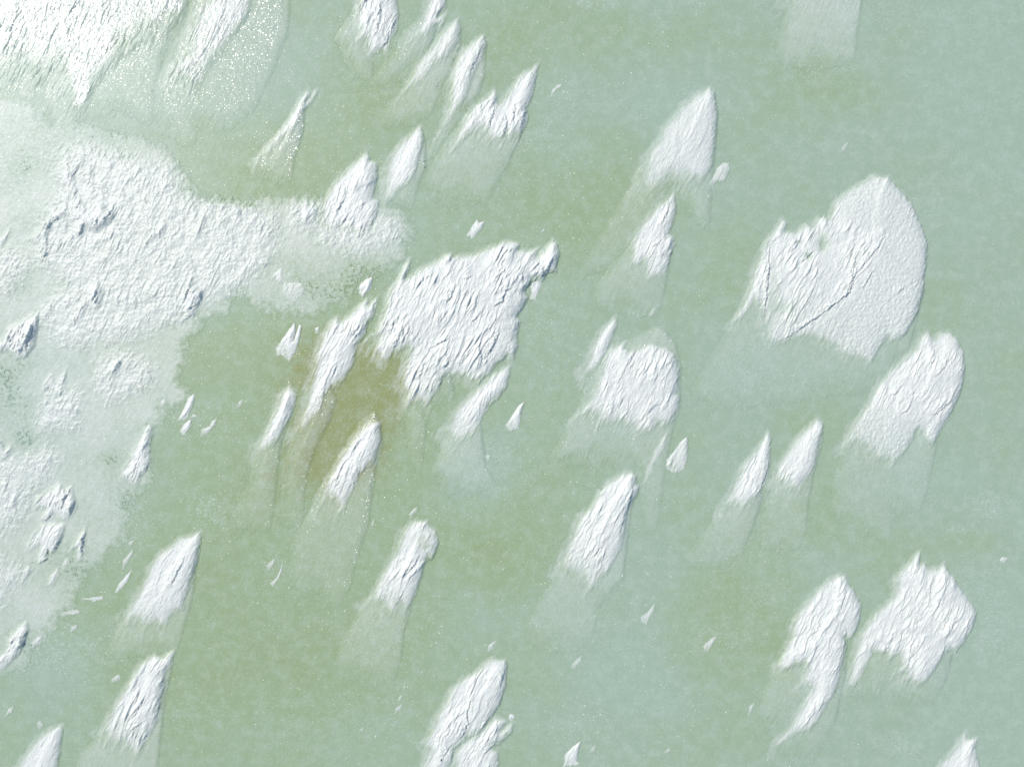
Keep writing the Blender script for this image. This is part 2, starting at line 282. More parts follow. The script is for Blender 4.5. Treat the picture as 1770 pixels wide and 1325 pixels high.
drift('broad drift with a rounded notched head, right below the heart shaped one',
 [(1590,578),(1605,572),(1612,585),(1622,574),(1640,573),(1655,585),(1665,610),(1668,640),(1660,675),(1650,700),(1640,720),(1625,745),(1612,768),(1590,760),(1585,745),(1570,770),(1555,790),(1540,808),(1535,795),(1510,795),(1495,775),(1475,765),(1455,770),(1470,735),(1485,715),(1500,690),(1515,665),(1535,640),(1560,620),(1580,600)],
 [(1455,765),(1435,840),(1430,890),(1460,925),(1530,945),(1552,900),(1590,890),(1604,850),(1622,760),(1660,690),(1668,630),(1600,600),(1500,700)],
 H=.46, tailW=.12, tailgl=.35, wispy=.8, lumpy=[[(1500,690),(1560,720),(1610,720),(1620,780),(1540,820),(1440,780)]],
 scarps=[T(1320,330,[(1140,1060),(1130,1150),(1095,1215)]),T(1320,330,[(1250,1070),(1200,1180),(1140,1250)]),t23([(1010,40),(960,180),(900,220)]),t23([(920,20),(870,90),(850,150)]),t23([(1290,20),(1240,130),(1150,210),(1080,220)]),t23([(1080,30),(1040,110)])])
drift('sharp shaded blade shaped drift, left one of a pair at right',
 t22([(1748,320),(1762,370),(1755,560),(1735,640),(1700,740),(1640,800),(1560,850),(1480,820),(1430,880),(1430,830),(1480,740),(1530,640),(1570,550),(1640,480),(1690,400)]),
 t22([(1430,850),(1300,1020),(1150,1200),(1200,1300),(1450,1290),(1560,1200),(1640,1000),(1720,760),(1600,600)]),
 H=.42, tailW=.14, tailgl=.7, scarps=[t22([(1752,470),(1735,600),(1690,720),(1640,790)]),t22([(1620,620),(1580,700)])])
drift('rounder finger shaped drift, right one of the pair at right',
 t23([(355,240),(400,270),(402,330),(372,400),(352,520),(320,610),(270,670),(250,740),(180,720),(90,752),(110,690),(50,660),(80,570),(130,490),(200,390),(260,320)]),
 t23([(400,280),(405,400),(340,640),(310,800),(290,1000),(230,1160),(60,1180),(-60,1150),(-20,900),(60,700),(200,400)]),
 H=.34, tailW=.13, tailgl=.5, lam=.8)
drift('long drift with a thin trailing arm, left of the crown shaped drift',
 t33([(500,22),(552,35),(570,90),(602,118),(640,200),(657,240),(642,340),(622,410),(572,465),(548,445),(545,560),(522,640),(502,740),(460,850),(410,930),(350,1030),(300,1080),(210,1100),(150,1150),(58,1210),(80,1140),(150,1070),(190,990),(230,930),(260,870),(300,790),(290,765),(232,785),(250,720),(270,680),(280,630),(200,640),(130,675),(78,640),(130,530),(180,430),(190,340),(230,270),(300,190),(350,130),(430,60)]),
 t33([(100,600),(0,800),(-60,980),(0,1100),(100,1300),(350,1300),(480,1050),(560,700),(570,450),(300,400)]),
 H=.46, tailW=.1, tailgl=.15, wispy=.6, scarps=[t33([(560,110),(520,200),(480,300)]),t33([(550,380),(540,500),(500,600)]),t33([(390,330),(340,410),(290,450)]),t33([(500,630),(440,700)]),t33([(640,250),(600,330)])])
drift('crown shaped broad white drift with three heads at lower right',
 t33([(1055,-130),(1052,-37),(1085,-55),(1102,-10),(1170,-20),(1215,-48),(1242,0),(1290,60),(1345,150),(1420,250),(1432,290),(1402,400),(1350,480),(1290,540),(1230,540),(1180,620),(1100,730),(1040,770),(980,740),(920,730),(950,690),(880,690),(905,620),(895,570),(830,600),(820,560),(740,550),(700,620),(650,740),(610,780),(545,790),(570,690),(580,610),(620,500),(640,430),(700,340),(790,240),(860,180),(890,90),(870,75),(910,0),(980,-60),(1020,-110)]),
 t33([(640,600),(600,800),(650,900),(900,960),(1150,920),(1230,760),(1280,560),(1000,400)]),
 H=.52, tailW=.09, tailgl=.1, wispy=.6, scarps=[t33([(1120,110),(1100,170)]),t33([(870,440),(800,560)]),t33([(1060,310),(1000,360)]),t33([(1065,440),(1030,530),(960,600)]),t33([(1310,220),(1240,380),(1200,470)]),t33([(1060,100),(1010,200)]),t33([(930,400),(880,550)]),t33([(1180,190),(1110,300)]),t33([(1045,-20),(1000,20)]),t33([(1370,360),(1340,460)]),t33([(1250,250),(1180,400)])])
drift('white drift with twin tips cut by the bottom edge at lower right corner',
 t33([(1365,1068),(1362,1125),(1442,1130),(1425,1200),(1450,1300),(1470,1450),(1440,1700),(1000,1700),(1090,1450),(1180,1300),(1260,1220),(1310,1150)]),
 H=.36)

# ---- lower left and bottom
drift('kite shaped white drift standing at the right rim of the snow sheet',
 t20([(1005,278),(1027,300),(1020,380),(1010,480),(1018,540),(990,610),(960,630),(930,702),(890,690),(850,665),(800,650),(798,600),(840,550),(880,460),(920,390),(960,320)]),
 H=.44, wispy=.25, scarps=[t20([(1010,370),(990,420),(960,470)]),t20([(1015,530),(970,620),(940,690)]),t20([(950,480),(900,620),(870,670)])])
drift('large smooth wing shaped drift with straight right edge at lower left',
 t30([(1355,-265),(1352,-180),(1332,-60),(1310,20),(1290,60),(1262,170),(1232,250),(1150,310),(1110,400),(1060,360),(1000,370),(960,445),(950,370),(900,330),(850,410),(832,370),(840,280),(880,220),(930,140),(975,50),(1000,-20),(1060,-110),(1140,-170),(1200,-220),(1300,-245)]),
 t30([(830,330),(740,480),(670,600),(800,660),(1000,640),(1190,560),(1230,440),(1300,200),(1330,-50),(1356,-200),(1000,100)]),
 H=.4, tailW=.2, tailgl=.1, lam=.4, scarps=[t30([(1260,-100),(1200,20),(1150,120)])])
drift('tall wrinkled wedge drift near the bottom left, below the wing shaped one',
 t30([(1182,528),(1162,620),(1122,700),(1105,800),(1092,900),(1062,1010),(1022,1100),(972,1190),(922,1285),(870,1215),(800,1175),(720,1165),(680,1080),(720,990),(770,890),(830,800),(900,690),(950,610),(1040,562),(1090,580),(1140,550)]),
 t30([(690,1060),(560,1200),(450,1400),(400,1700),(980,1700),(1060,1400),(1085,1150),(1120,850),(1180,600)]),
 H=.48, tailW=.22, tailgl=.1, lam=1.1, scarps=[t30([(1115,700),(1080,800)]),t30([(980,850),(940,920),(890,970)]),t30([(970,1010),(900,1060),(860,1110)]),t30([(1010,1080),(960,1140)]),t30([(1090,880),(1050,1000)])])
drift('smooth pointed white drift cut by the bottom left corner',
 t30([(426,1038),(417,1150),(392,1300),(372,1450),(340,1700),(0,1700),(60,1450),(110,1320),(160,1240),(210,1170),(280,1100),(350,1055)]),
 H=.36, lam=.5)
drift('white drift with a frayed hollow head and smooth olive tail, bottom centre left',
 t31([(1090,-342),(1165,-337),(1175,-302),(1225,-262),(1242,-187),(1212,-107),(1160,-67),(1130,23),(1110,60),(1090,160),(1050,230),(1020,280),(985,230),(940,300),(880,285),(850,230),(760,200),(800,120),(850,30),(880,-27),(940,-117),(970,-207),(990,-267),(1040,-317)]),
 t31([(780,160),(700,270),(600,420),(520,640),(600,760),(780,830),(930,790),(990,600),(1015,420),(1060,240),(1135,40),(1160,-80),(900,0)]),
 H=.44, tailW=.15, tailgl=.3, holes=[(733,935,12,14,.35),(740,945,8,4,.3)], scarps=[t21([(1120,1160),(1060,1240),(1010,1310)]),t31([(1020,10),(960,60)]),t21([(1160,950),(1130,1000)]),t31([(1010,130),(960,230)])])
drift('long white drift with tilted slabs at the bottom edge, left of the frayed lobe',
 t31([(1600,588),(1690,600),(1702,650),(1692,780),(1652,900),(1602,980),(1545,1062),(1500,1105),(1430,1120),(1370,1180),(1340,1200),(1330,1280),(1300,1325),(1280,1420),(1240,1650),(980,1650),(1050,1450),(1120,1320),(1160,1220),(1138,1160),(1180,1080),(1220,980),(1280,880),(1330,780),(1400,720),(1500,670),(1540,620)]),
 H=.5, scarps=[t31([(1480,830),(1430,940),(1440,1020),(1400,1110),(1330,1180)]),t31([(1690,650),(1650,790)]),t31([(1440,1130),(1500,1100),(1590,980)]),t31([(1340,1180),(1330,1300)]),t31([(1330,1160),(1270,1250)])])
drift('frayed slab like lobe of snow at the bottom edge, right of the long tilted drift',
 t31([(1620,985),(1700,1010),(1655,1080),(1742,1020),(1732,1080),(1655,1150),(1600,1195),(1640,1220),(1645,1300),(1620,1400),(1560,1650),(1250,1650),(1285,1420),(1330,1320),(1325,1240),(1395,1150),(1500,1090),(1550,1040)]),
 H=.4, scarps=[t31([(1660,1130),(1590,1190),(1530,1250)]),t31([(1560,1110),(1480,1210)]),t31([(1540,1270),(1500,1325)])])
clump('round snow lump just right of the frayed lobe at the bottom edge', t31([(1720,965),(1745,970),(1755,990),(1735,1002),(1715,990)]))
clump('small pointed chip of snow alone near the bottom edge',
 t32([(487,1142),(470,1200),(455,1280),(470,1300),(420,1310),(368,1312),(380,1230),(430,1180)]), H=.22)

# ---- drifts standing on the snow sheet
G3 = dict(group='snow drifts standing on the snow sheet')
def sdrift(label, cap, **o):
    o.setdefault('H', .32); o['H'] *= 1.15; o.setdefault('wispy', .3); o.setdefault('lam', 1.5); o.setdefault('sc', 1.5)
    drift(label, cap, None, 'snow drift', 'snow drifts standing on the snow sheet', **o)
sdrift('broken blocky ridge of snow with dark gaps, uppermost on the snow sheet',
 t10([(440,50),(470,130),(540,40),(580,100),(640,90),(700,80),(740,130),(775,70),(790,130),(770,190),(720,230),(660,280),(580,260),(560,320),(520,320),(500,230),(450,180),(360,210),(330,290),(350,360),(330,440),(340,510),(290,500),(260,400),(290,330),(220,355),(190,325),(260,280),(310,200),(350,130),(440,90)]), H=.38, lam=1.7,
 scarps=[t10(q) for q in ([(775,80),(750,160),(710,200)],[(550,60),(510,140)],[(580,210),(560,270),(520,320)],[(790,140),(760,200)],[(680,180),(640,270)],[(450,180),(360,210),(320,270)],[(310,340),(290,420)],[(330,430),(300,440)],[(270,290),(240,330)],[(560,190),(500,190)])])
sdrift('small ribbed ridge above the broken blocky ridge',
 t00([(440,1080),(500,1150),(540,1300),(520,1360),(470,1330),(430,1270),(395,1260),(400,1180)]), H=.2,
 scarps=[t00([(420,1130),(405,1200)]),t00([(545,1260),(510,1320)])])
sdrift('small double pointed drift right of the broken blocky ridge',
 t10([(1115,180),(1122,260),(1090,348),(1040,330),(975,395),(968,340),(1000,280),(1035,213),(1060,235)]), H=.24,
 scarps=[t10([(1110,230),(1070,330)]),t10([(1020,320),(975,390)])])
sdrift('dark edged split drift near the right rim of the snow sheet',
 t10([(1300,558),(1310,640),(1370,668),(1372,735),(1332,790),(1312,850),(1250,885),(1210,830),(1178,770),(1220,690),(1260,620)]), H=.4,
 scarps=[t10([(1290,620),(1260,700),(1235,760)]),t10([(1368,680),(1340,770)]),t10([(1325,770),(1270,800)]),t10([(1300,830),(1250,870)])])
sdrift('two lobed ribbed drift in the left middle of the snow sheet',
 t10([(660,555),(682,640),(712,640),(692,760),(650,822),(600,770),(570,860),(510,892),(478,862),(510,790),(560,740),(590,670),(630,620)]), H=.32,
 scarps=[t10([(660,680),(620,770)]),t10([(690,760),(650,820)]),t10([(540,850),(500,890)]),t10([(600,700),(560,750)])])
sdrift('large wrinkled drift cut by the left edge halfway down',
 t10([(262,828),(262,930),(232,1050),(182,1112),(110,1135),(50,1085),(-100,1090),(-500,1100),(-500,1020),(-100,1000),(0,1000),(50,920),(120,880),(200,840)]), H=.42,
 scarps=[t10([(240,900),(200,1000),(180,1080)]),t10([(190,1000),(130,1110)]),t10([(130,920),(80,1020)])])
sdrift('thin dark shadowed fin of snow on the lower middle of the sheet',
 t10([(838,1105),(822,1170),(780,1235),(720,1245),(650,1285),(680,1220),(740,1165)]), H=.34,
 scarps=[t10([(835,1110),(810,1180),(765,1235)])])
sdrift('three fingered low drift heading the lumpy patch on the sheet',
 t20([(455,-95),(450,0),(420,100),(370,90),(335,50),(280,90),(268,60),(290,0),(330,-55),(355,-60),(375,0),(420,-60)]), H=.26,
 scarps=[t20([(455,-60),(420,30)]),t20([(430,60),(400,110)]),t20([(340,20),(290,80)])])
sdrift('humped white drift with a hooked foot on the lower sheet, upper of two',
 t20([(400,672),(440,720),(495,697),(502,740),(522,830),(492,900),(440,942),(370,900),(310,952),(258,920),(290,860),(218,862),(230,790),(300,730)]), H=.36,
 scarps=[t20([(490,700),(450,770),(420,860)]),t20([(510,790),(470,900)]),t20([(370,860),(310,940)]),t20([(400,780),(380,840)])])
sdrift('ribbed white drift just below the humped one with hooked foot',
 t20([(270,952),(350,945),(442,950),(432,1040),(372,1165),(330,1150),(322,1200),(270,1235),(228,1200),(260,1110),(180,1155),(168,1110),(210,1030)]), H=.34,
 scarps=[t20([(240,1040),(200,1110)]),t20([(330,1110),(320,1190),(260,1230)]),t20([(420,1050),(350,1170)])])
sdrift('slim white drift right of the ribbed one at the sheet lower rim',
 t20([(590,953),(582,1080),(562,1190),(520,1225),(498,1170),(520,1120),(468,1135),(510,1050)]), H=.32,
 scarps=[t20([(585,1010),(560,1080),(550,1190)])])
sdrift('finger like white drift at the far left near the sheet bottom rim',
 t30([(182,338),(197,400),(172,480),(130,570),(75,620),(30,672),(-60,680),(-160,680),(-60,600),(20,540),(50,450),(110,370)]), H=.4,
 scarps=[t30([(190,400),(160,500),(130,570)]),t30([(120,420),(70,520)])])
sdrift('small pointed nub under the ribbed drift on the lower sheet', t20([(402,1233),(402,1300),(350,1385),(308,1372),(330,1290)]), H=.22)
sdrift('low soft tongue left of the pointed nub on the lower sheet', t20([(212,1198),(205,1280),(130,1400),(110,1420),(150,1290)]), H=.16)
sdrift('tiny peak on the upper rim of the snow sheet', t10([(1590,78),(1622,130),(1662,168),(1585,182),(1530,152),(1555,110)]), H=.2)
sdrift('cluster of short ribs at the far left edge on the lower sheet', t20([(90,398),(82,480),(30,545),(0,500),(-60,540),(-300,540),(-300,400),(-60,370),(20,390),(35,450)]), H=.26, scarps=[t20([(85,440),(50,490)]),t20([(40,520),(10,540)])])
sdrift('short narrow rib near the left edge of the upper sheet', t10([(78,238),(72,300),(40,345),(0,400),(-40,430),(-100,420),(10,300)]), H=.2, scarps=[t10([(65,270),(40,335)])])
sdrift('small feathery peak between the tiny peak and the serrated drift', t11([(360,28),(370,90),(400,58),(432,130),(415,200),(330,235),(252,182),(260,130),(300,100),(330,60)]), H=.24)
sdrift('small knob of snow left of the humped drift with hooked foot', t20([(185,880),(215,900),(190,950),(160,960),(150,930)]), H=.14)
sdrift('thin low rib on the lumpy lower left sheet', t20([(322,425),(318,470),(285,525),(275,500),(300,455)]), H=.14)

# ---- clumps
clump('long sliver of snow just off the right rim of the sheet', t20([(1317,65),(1302,150),(1262,235),(1196,255),(1230,190),(1270,110)]), H=.16)
clump('short sliver directly below the long sliver by the sheet', t20([(1285,247),(1292,290),(1240,355),(1212,320),(1240,280)]), H=.14)
clump('crumbly snow scrap right of the two slivers by the sheet', t20([(1467,238),(1450,290),(1400,335),(1352,365),(1365,312),(1410,300),(1430,260)]), H=.07, capW=.7)
clump('thin curved hook of snow left of the olive fan tail, lower left centre', t21([(190,1210),(185,1270),(155,1330),(120,1375),(110,1350),(150,1310)]), H=.14)
clump('faint arched scrap joined above the curved hook of snow', t21([(140,1180),(130,1225),(95,1260),(80,1230),(110,1200)]), H=.05, capW=.55)
clump('thin leaning sliver left of the wing shaped drift', t30([(895,-12),(860,70),(800,145),(775,145),(800,90),(850,30)]), H=.12)
clump('faint sliver above the leaning sliver left of the wing drift', t20([(902,1113),(892,1170),(830,1252),(826,1200)]), H=.07, capW=.6)
clump('small tilted flake between the serrated drift and the largest drift', t11([(1497,188),(1512,210),(1553,198),(1532,250),(1470,315),(1436,290),(1460,240)]), H=.16)
clump('small curved chip above the notched head of the long curved drift', t11([(797,576),(787,650),(732,708),(706,690),(713,630),(750,590)]), H=.16)
clump('tiny three pointed scrap on the mottled end of the snow sheet', t11([(182,512),(187,590),(160,624),(148,570),(112,592),(130,560)]), H=.12)
clump('soft round patch of thin snow on the mottled end of the sheet', t11([(200,615),(320,615),(342,680),(265,745),(185,690)]), H=.08, capW=.7)
clump('tiny pale sliver just above the head of the frayed drift', t21([(1103,828),(1092,870),(1055,905),(1040,890),(1070,850)]), H=.06, capW=.6)
clump('pale pointed flake on open ice right of the large tapering drift', t32([(987,210),(972,270),(925,355),(898,347),(885,310),(930,280)]), H=.08, capW=.75)
clump('short pale flake on the yellow ice left of the lower right drifts', t32([(1403,437),(1382,480),(1340,540),(1306,515),(1320,490),(1370,450)]), H=.08, capW=.75)
clump('thin faint sliver alone on the ice above the heart shaped drift', t03([(583,930),(560,985),(508,1040),(530,985)]), H=.05, capW=.55)
clump('tiny bright scrap right of the forked drift', t02([(358,568),(322,592),(288,638),(288,605),(325,570)]), H=.06, capW=.9)
clump('faint sliver above the block shaped drift', t12([(997,770),(975,820),(932,855),(960,800)]), H=.05, capW=.65)
clump('tiny white sliver near the right edge above the crown shaped drift', t23([(1645,1180),(1620,1207),(1585,1192),(1610,1176)]), H=.06, capW=.9)
clump('faint flake at the foot of the large tapering drift tail', t32([(492,565),(480,610),(440,665),(418,640),(450,600)]), H=.05, capW=.6)
clump('small flake just above the head of the long tilted drift', t31([(1637,462),(1602,522),(1573,542),(1578,500)]), H=.06, capW=.7)
clump('tiny flake right of the small pointed chip at the bottom', t32([(592,1172),(570,1212),(548,1218),(560,1190)]), H=.05, capW=.7)
clump('faint thin sliver left of the trailing arm at lower right', t32([(1657,885),(1640,930),(1613,970),(1622,910)]), H=.05, capW=.6)
clump('tiny faint flake near the bottom edge, right of centre', t32([(1092,1172),(1080,1215),(1048,1222)]), H=.05, capW=.6)
clump('thin sliver on green ice at the far left near the bottom', t30([(98,902),(80,950),(28,985),(60,930)]), H=.06, capW=.75)
clump('pale scrap left of the tall wrinkled wedge', t30([(802,695),(812,720),(760,752),(745,730)]), H=.05, capW=.65)
clump('tiny bright sliver just above the right end of the largest drift', t12([(248,238),(236,265),(218,272)]), H=.06, capW=.9)
clump('tiny fleck left of the notched head of the long curved drift', t11([(438,903),(432,940),(420,955),(412,920)]), H=.06, capW=.9)
clump('minute bright fleck on open olive ice at the bottom', t31([(738,1038),(726,1072),(710,1075)]), H=.05, capW=.9)
clump('streaky scrap at the lower tip of the snow sheet', t30([(518,262),(535,278),(430,302),(408,290),(460,275)]), H=.05, capW=.75)
clump('thin level streak of snow left of the wing shaped drift foot', t30([(700,172),(690,190),(640,196),(555,190),(640,178)]), H=.05, capW=.85)
clump('faint sliver below the smooth olive tail', t31([(1003,890),(985,930),(948,965),(955,925)]), H=.05, capW=.6)
clump('low scrap right of the finger like drift by the left edge', t30([(290,435),(280,480),(225,520),(220,480),(250,445)]), H=.06, capW=.7)
clump('small scrap below the streaky one at the sheet tip', t30([(520,360),(515,385),(480,405),(485,380)]), H=.05, capW=.7)
clump('pale drop shaped scrap above the bottom left corner drift', t30([(265,1000),(290,1040),(270,1058),(252,1030)]), H=.05, capW=.55)
clump('tiny faint flake at the right of the long fan tail', t21([(812,905),(800,960),(790,945)]), H=.05, capW=.6)
clump('short pale flake left of the forked clump above the slim drift', t20([(1640,110),(1625,150),(1600,165),(1612,130)]), H=.05, capW=.6)
clump('small smooth nub on the right rim of the snow sheet', t20([(1110,112),(1115,140),(1090,165),(1078,150),(1090,120)]), H=.08, capW=.8)
clump('tiny crumb of snow up left of the wing shaped drift head', t20([(870,1080),(905,1062),(900,1075),(878,1092)]), H=.05, capW=.7)
clump('round fleck of snow between the two slivers and the crumbly scrap by the sheet', t20([(1300,218),(1322,222),(1316,232),(1298,230)]), H=.07, capW=.9)
clump('pale fleck right of the smooth olive tail foot', t31([(985,835),(995,850),(978,865),(972,850)]), H=.05, capW=.7)
clump('pale ragged flake on bluish ice right of the small blunt wedge', t21([(1570,480),(1588,495),(1575,520),(1560,500)]), H=.05, capW=.7)
sdrift('short ridge of broken snow left of the ribbed drift on the lower sheet', t20([(120,700),(140,760),(110,850),(60,900),(20,890),(40,820),(80,760)]), H=.2, scarps=[t20([(135,740),(105,850)])])
sdrift('low flat topped rib between the humped drift and the lower sheet rim', t20([(470,1180),(475,1230),(430,1260),(400,1225),(430,1190)]), H=.16)
sdrift('small curled ridge above the large wrinkled drift at the left edge', t10([(360,740),(370,800),(320,870),(285,900),(280,850),(310,780)]), H=.2, scarps=[t10([(355,770),(320,850)])])
sdrift('faint pointed rib between the curled ridge and the two lobed drift', t10([(490,690),(490,740),(450,800),(430,790),(445,740)]), H=.16)
#@@END

# ---------------------------------------------------------------- build heights
def tail_field(o):
    poly = o['tail']; sl = window(poly, 26); x, y = gx[sl], gy[sl]
    d, nx, ny = sdist(poly, x, y)
    q = np.clip(-0.35 * nx + 0.94 * ny, 0, 1)                      # 1 at the far lower end
    q = blur(q, 6); lf = np.clip(blur(-0.9 * nx - .3 * ny, 4), 0, 1)
    e = d + STREAK[sl] * (2.0 + 26 * q) + RAG[sl] * (1.5 + 5 * q)
    P = np.array(poly); vy = (y - P[:, 1].min()) / max(P[:, 1].max() - P[:, 1].min(), 1)
    fade = 1 - 0.9 * sm(.25, 1.0, vy)
    cov = sm(-1, 8 + 9 * lf + 70 * q, e) * (0.3 + 0.7 * fade)
    h = o.get('tH', .105) * (1 - np.exp(-np.clip(e, 0, None) / (7 + 12 * lf + 40 * q))) * (0.12 + .88 * fade) * sm(0, 2 + 40 * q, e)
    h = h + 0.012 * LUMP[sl] * cov + 0.010 * np.clip(STREAK[sl], -1, 1) * cov
    return sl, e, cov, np.clip(h, 0, None), q

# the snow sheet first
sl = window(SHEET, 30); x, y = gx[sl], gy[sl]
d, nx, ny = sdist(SHEET, x, y)
e = d + RAG[sl] * 15 + fbm(x / 34, y / 34, 31, 3) * 14
cov = sm(-3, 20, e + LUMP[sl] * 3)
w = np.full(x.shape, .52, np.float32) + .18 * fbm(x / 60, y / 60, 33, 3) + .20 * fbm(x / 13, y / 11, 34, 4, .65)
for (a, b, ra, rb, amt) in SHEET_W:
    w = w + amt * 1.15 * np.exp(-(((x - a) / ra) ** 2 + ((y - b) / rb) ** 2))
mott = fbm(x / 7, y / 6, 35, 4, .7)
w = w + np.clip(.52 - w, 0, .5) * mott * 1.7
lump = np.zeros(x.shape, np.float32)
for poly, amt in LUMPY:
    dd, _, _ = sdist(poly, x, y)
    lump = np.maximum(lump, amt * sm(-16, 22, dd + RAG[sl] * 18 + STREAK[sl] * 10))
w = w * (1 - lump) + lump * (.80 + .16 * np.clip(LUMP[sl], -1, 1) + .10 * fbm(x / 30, y / 30, 36, 3))
Ws = np.clip(cov * w, 0, 1)
rid = 1 - np.abs(fbm(x / 16, y / 10, 37, 3, .6)) * 2
lam_l = 0.6 * lamellae(x, y, 9, 140) + 0.4 * lamellae(x, y, 5, 150) + 1.1 * lamellae(x, y, 19, 160) * sm(-.1, .5, fbm(x / 40, y / 40, 163, 3))
Zs = cov * (0.015 + 0.02 * np.clip(w, 0, 1)) + lump * (0.05 + .07 * fbm(x / 22, y / 22, 165, 3) + (.75 + .8 * fbm(x / 45, y / 45, 39, 2)) * (0.036 * LUMP[sl] + 0.010 * LUMP2[sl] + 0.022 * rid + 0.02 * FINE[sl] + 0.075 * lam_l)) + .004 * LUMP[sl] * cov
Z[sl] = np.maximum(Z[sl], Zs); W[sl] = np.maximum(W[sl], Ws)
own = (e > -2.5) & (Ws > .035)
OWN[sl] = np.where(own, 0, OWN[sl])
GL[sl] = np.maximum(GL[sl], cov * .25)

IDS = {0: ('sheet', None, None)}
nid = 1
for o in DR:                                   # veils
    if not o['tail']: continue
    sl, e, cov, h, q = tail_field(o)
    o['tid'] = nid; IDS[nid] = ('tail', o, None); nid += 1
    tw = cov * o.get('tailW', .2) * 1.75 * (1 + .30 * RAG[sl] + .40 * STREAK[sl] + .20 * LUMP[sl])
    own = (cov > .03) & (h > Z[sl] - .01) & (e > 0)
    OWN[sl] = np.where(own, o['tid'], OWN[sl])
    Z[sl] = np.maximum(Z[sl], h)
    W[sl] = np.maximum(W[sl], np.clip(tw, 0, 1))
    rim = np.exp(-((e - 3) / 6) ** 2)
    GL[sl] = np.maximum(GL[sl], 1.25 * np.clip(o.get('tailgl', .5) * cov * (.6 + 1.2 * rim * (o.get('tailgl', .5) < 1.7)) * sm(0, 22 if o.get('tailgl', .5) > 1.7 else 1, e) * (1 + .7 * RAG[sl]), 0, 2))

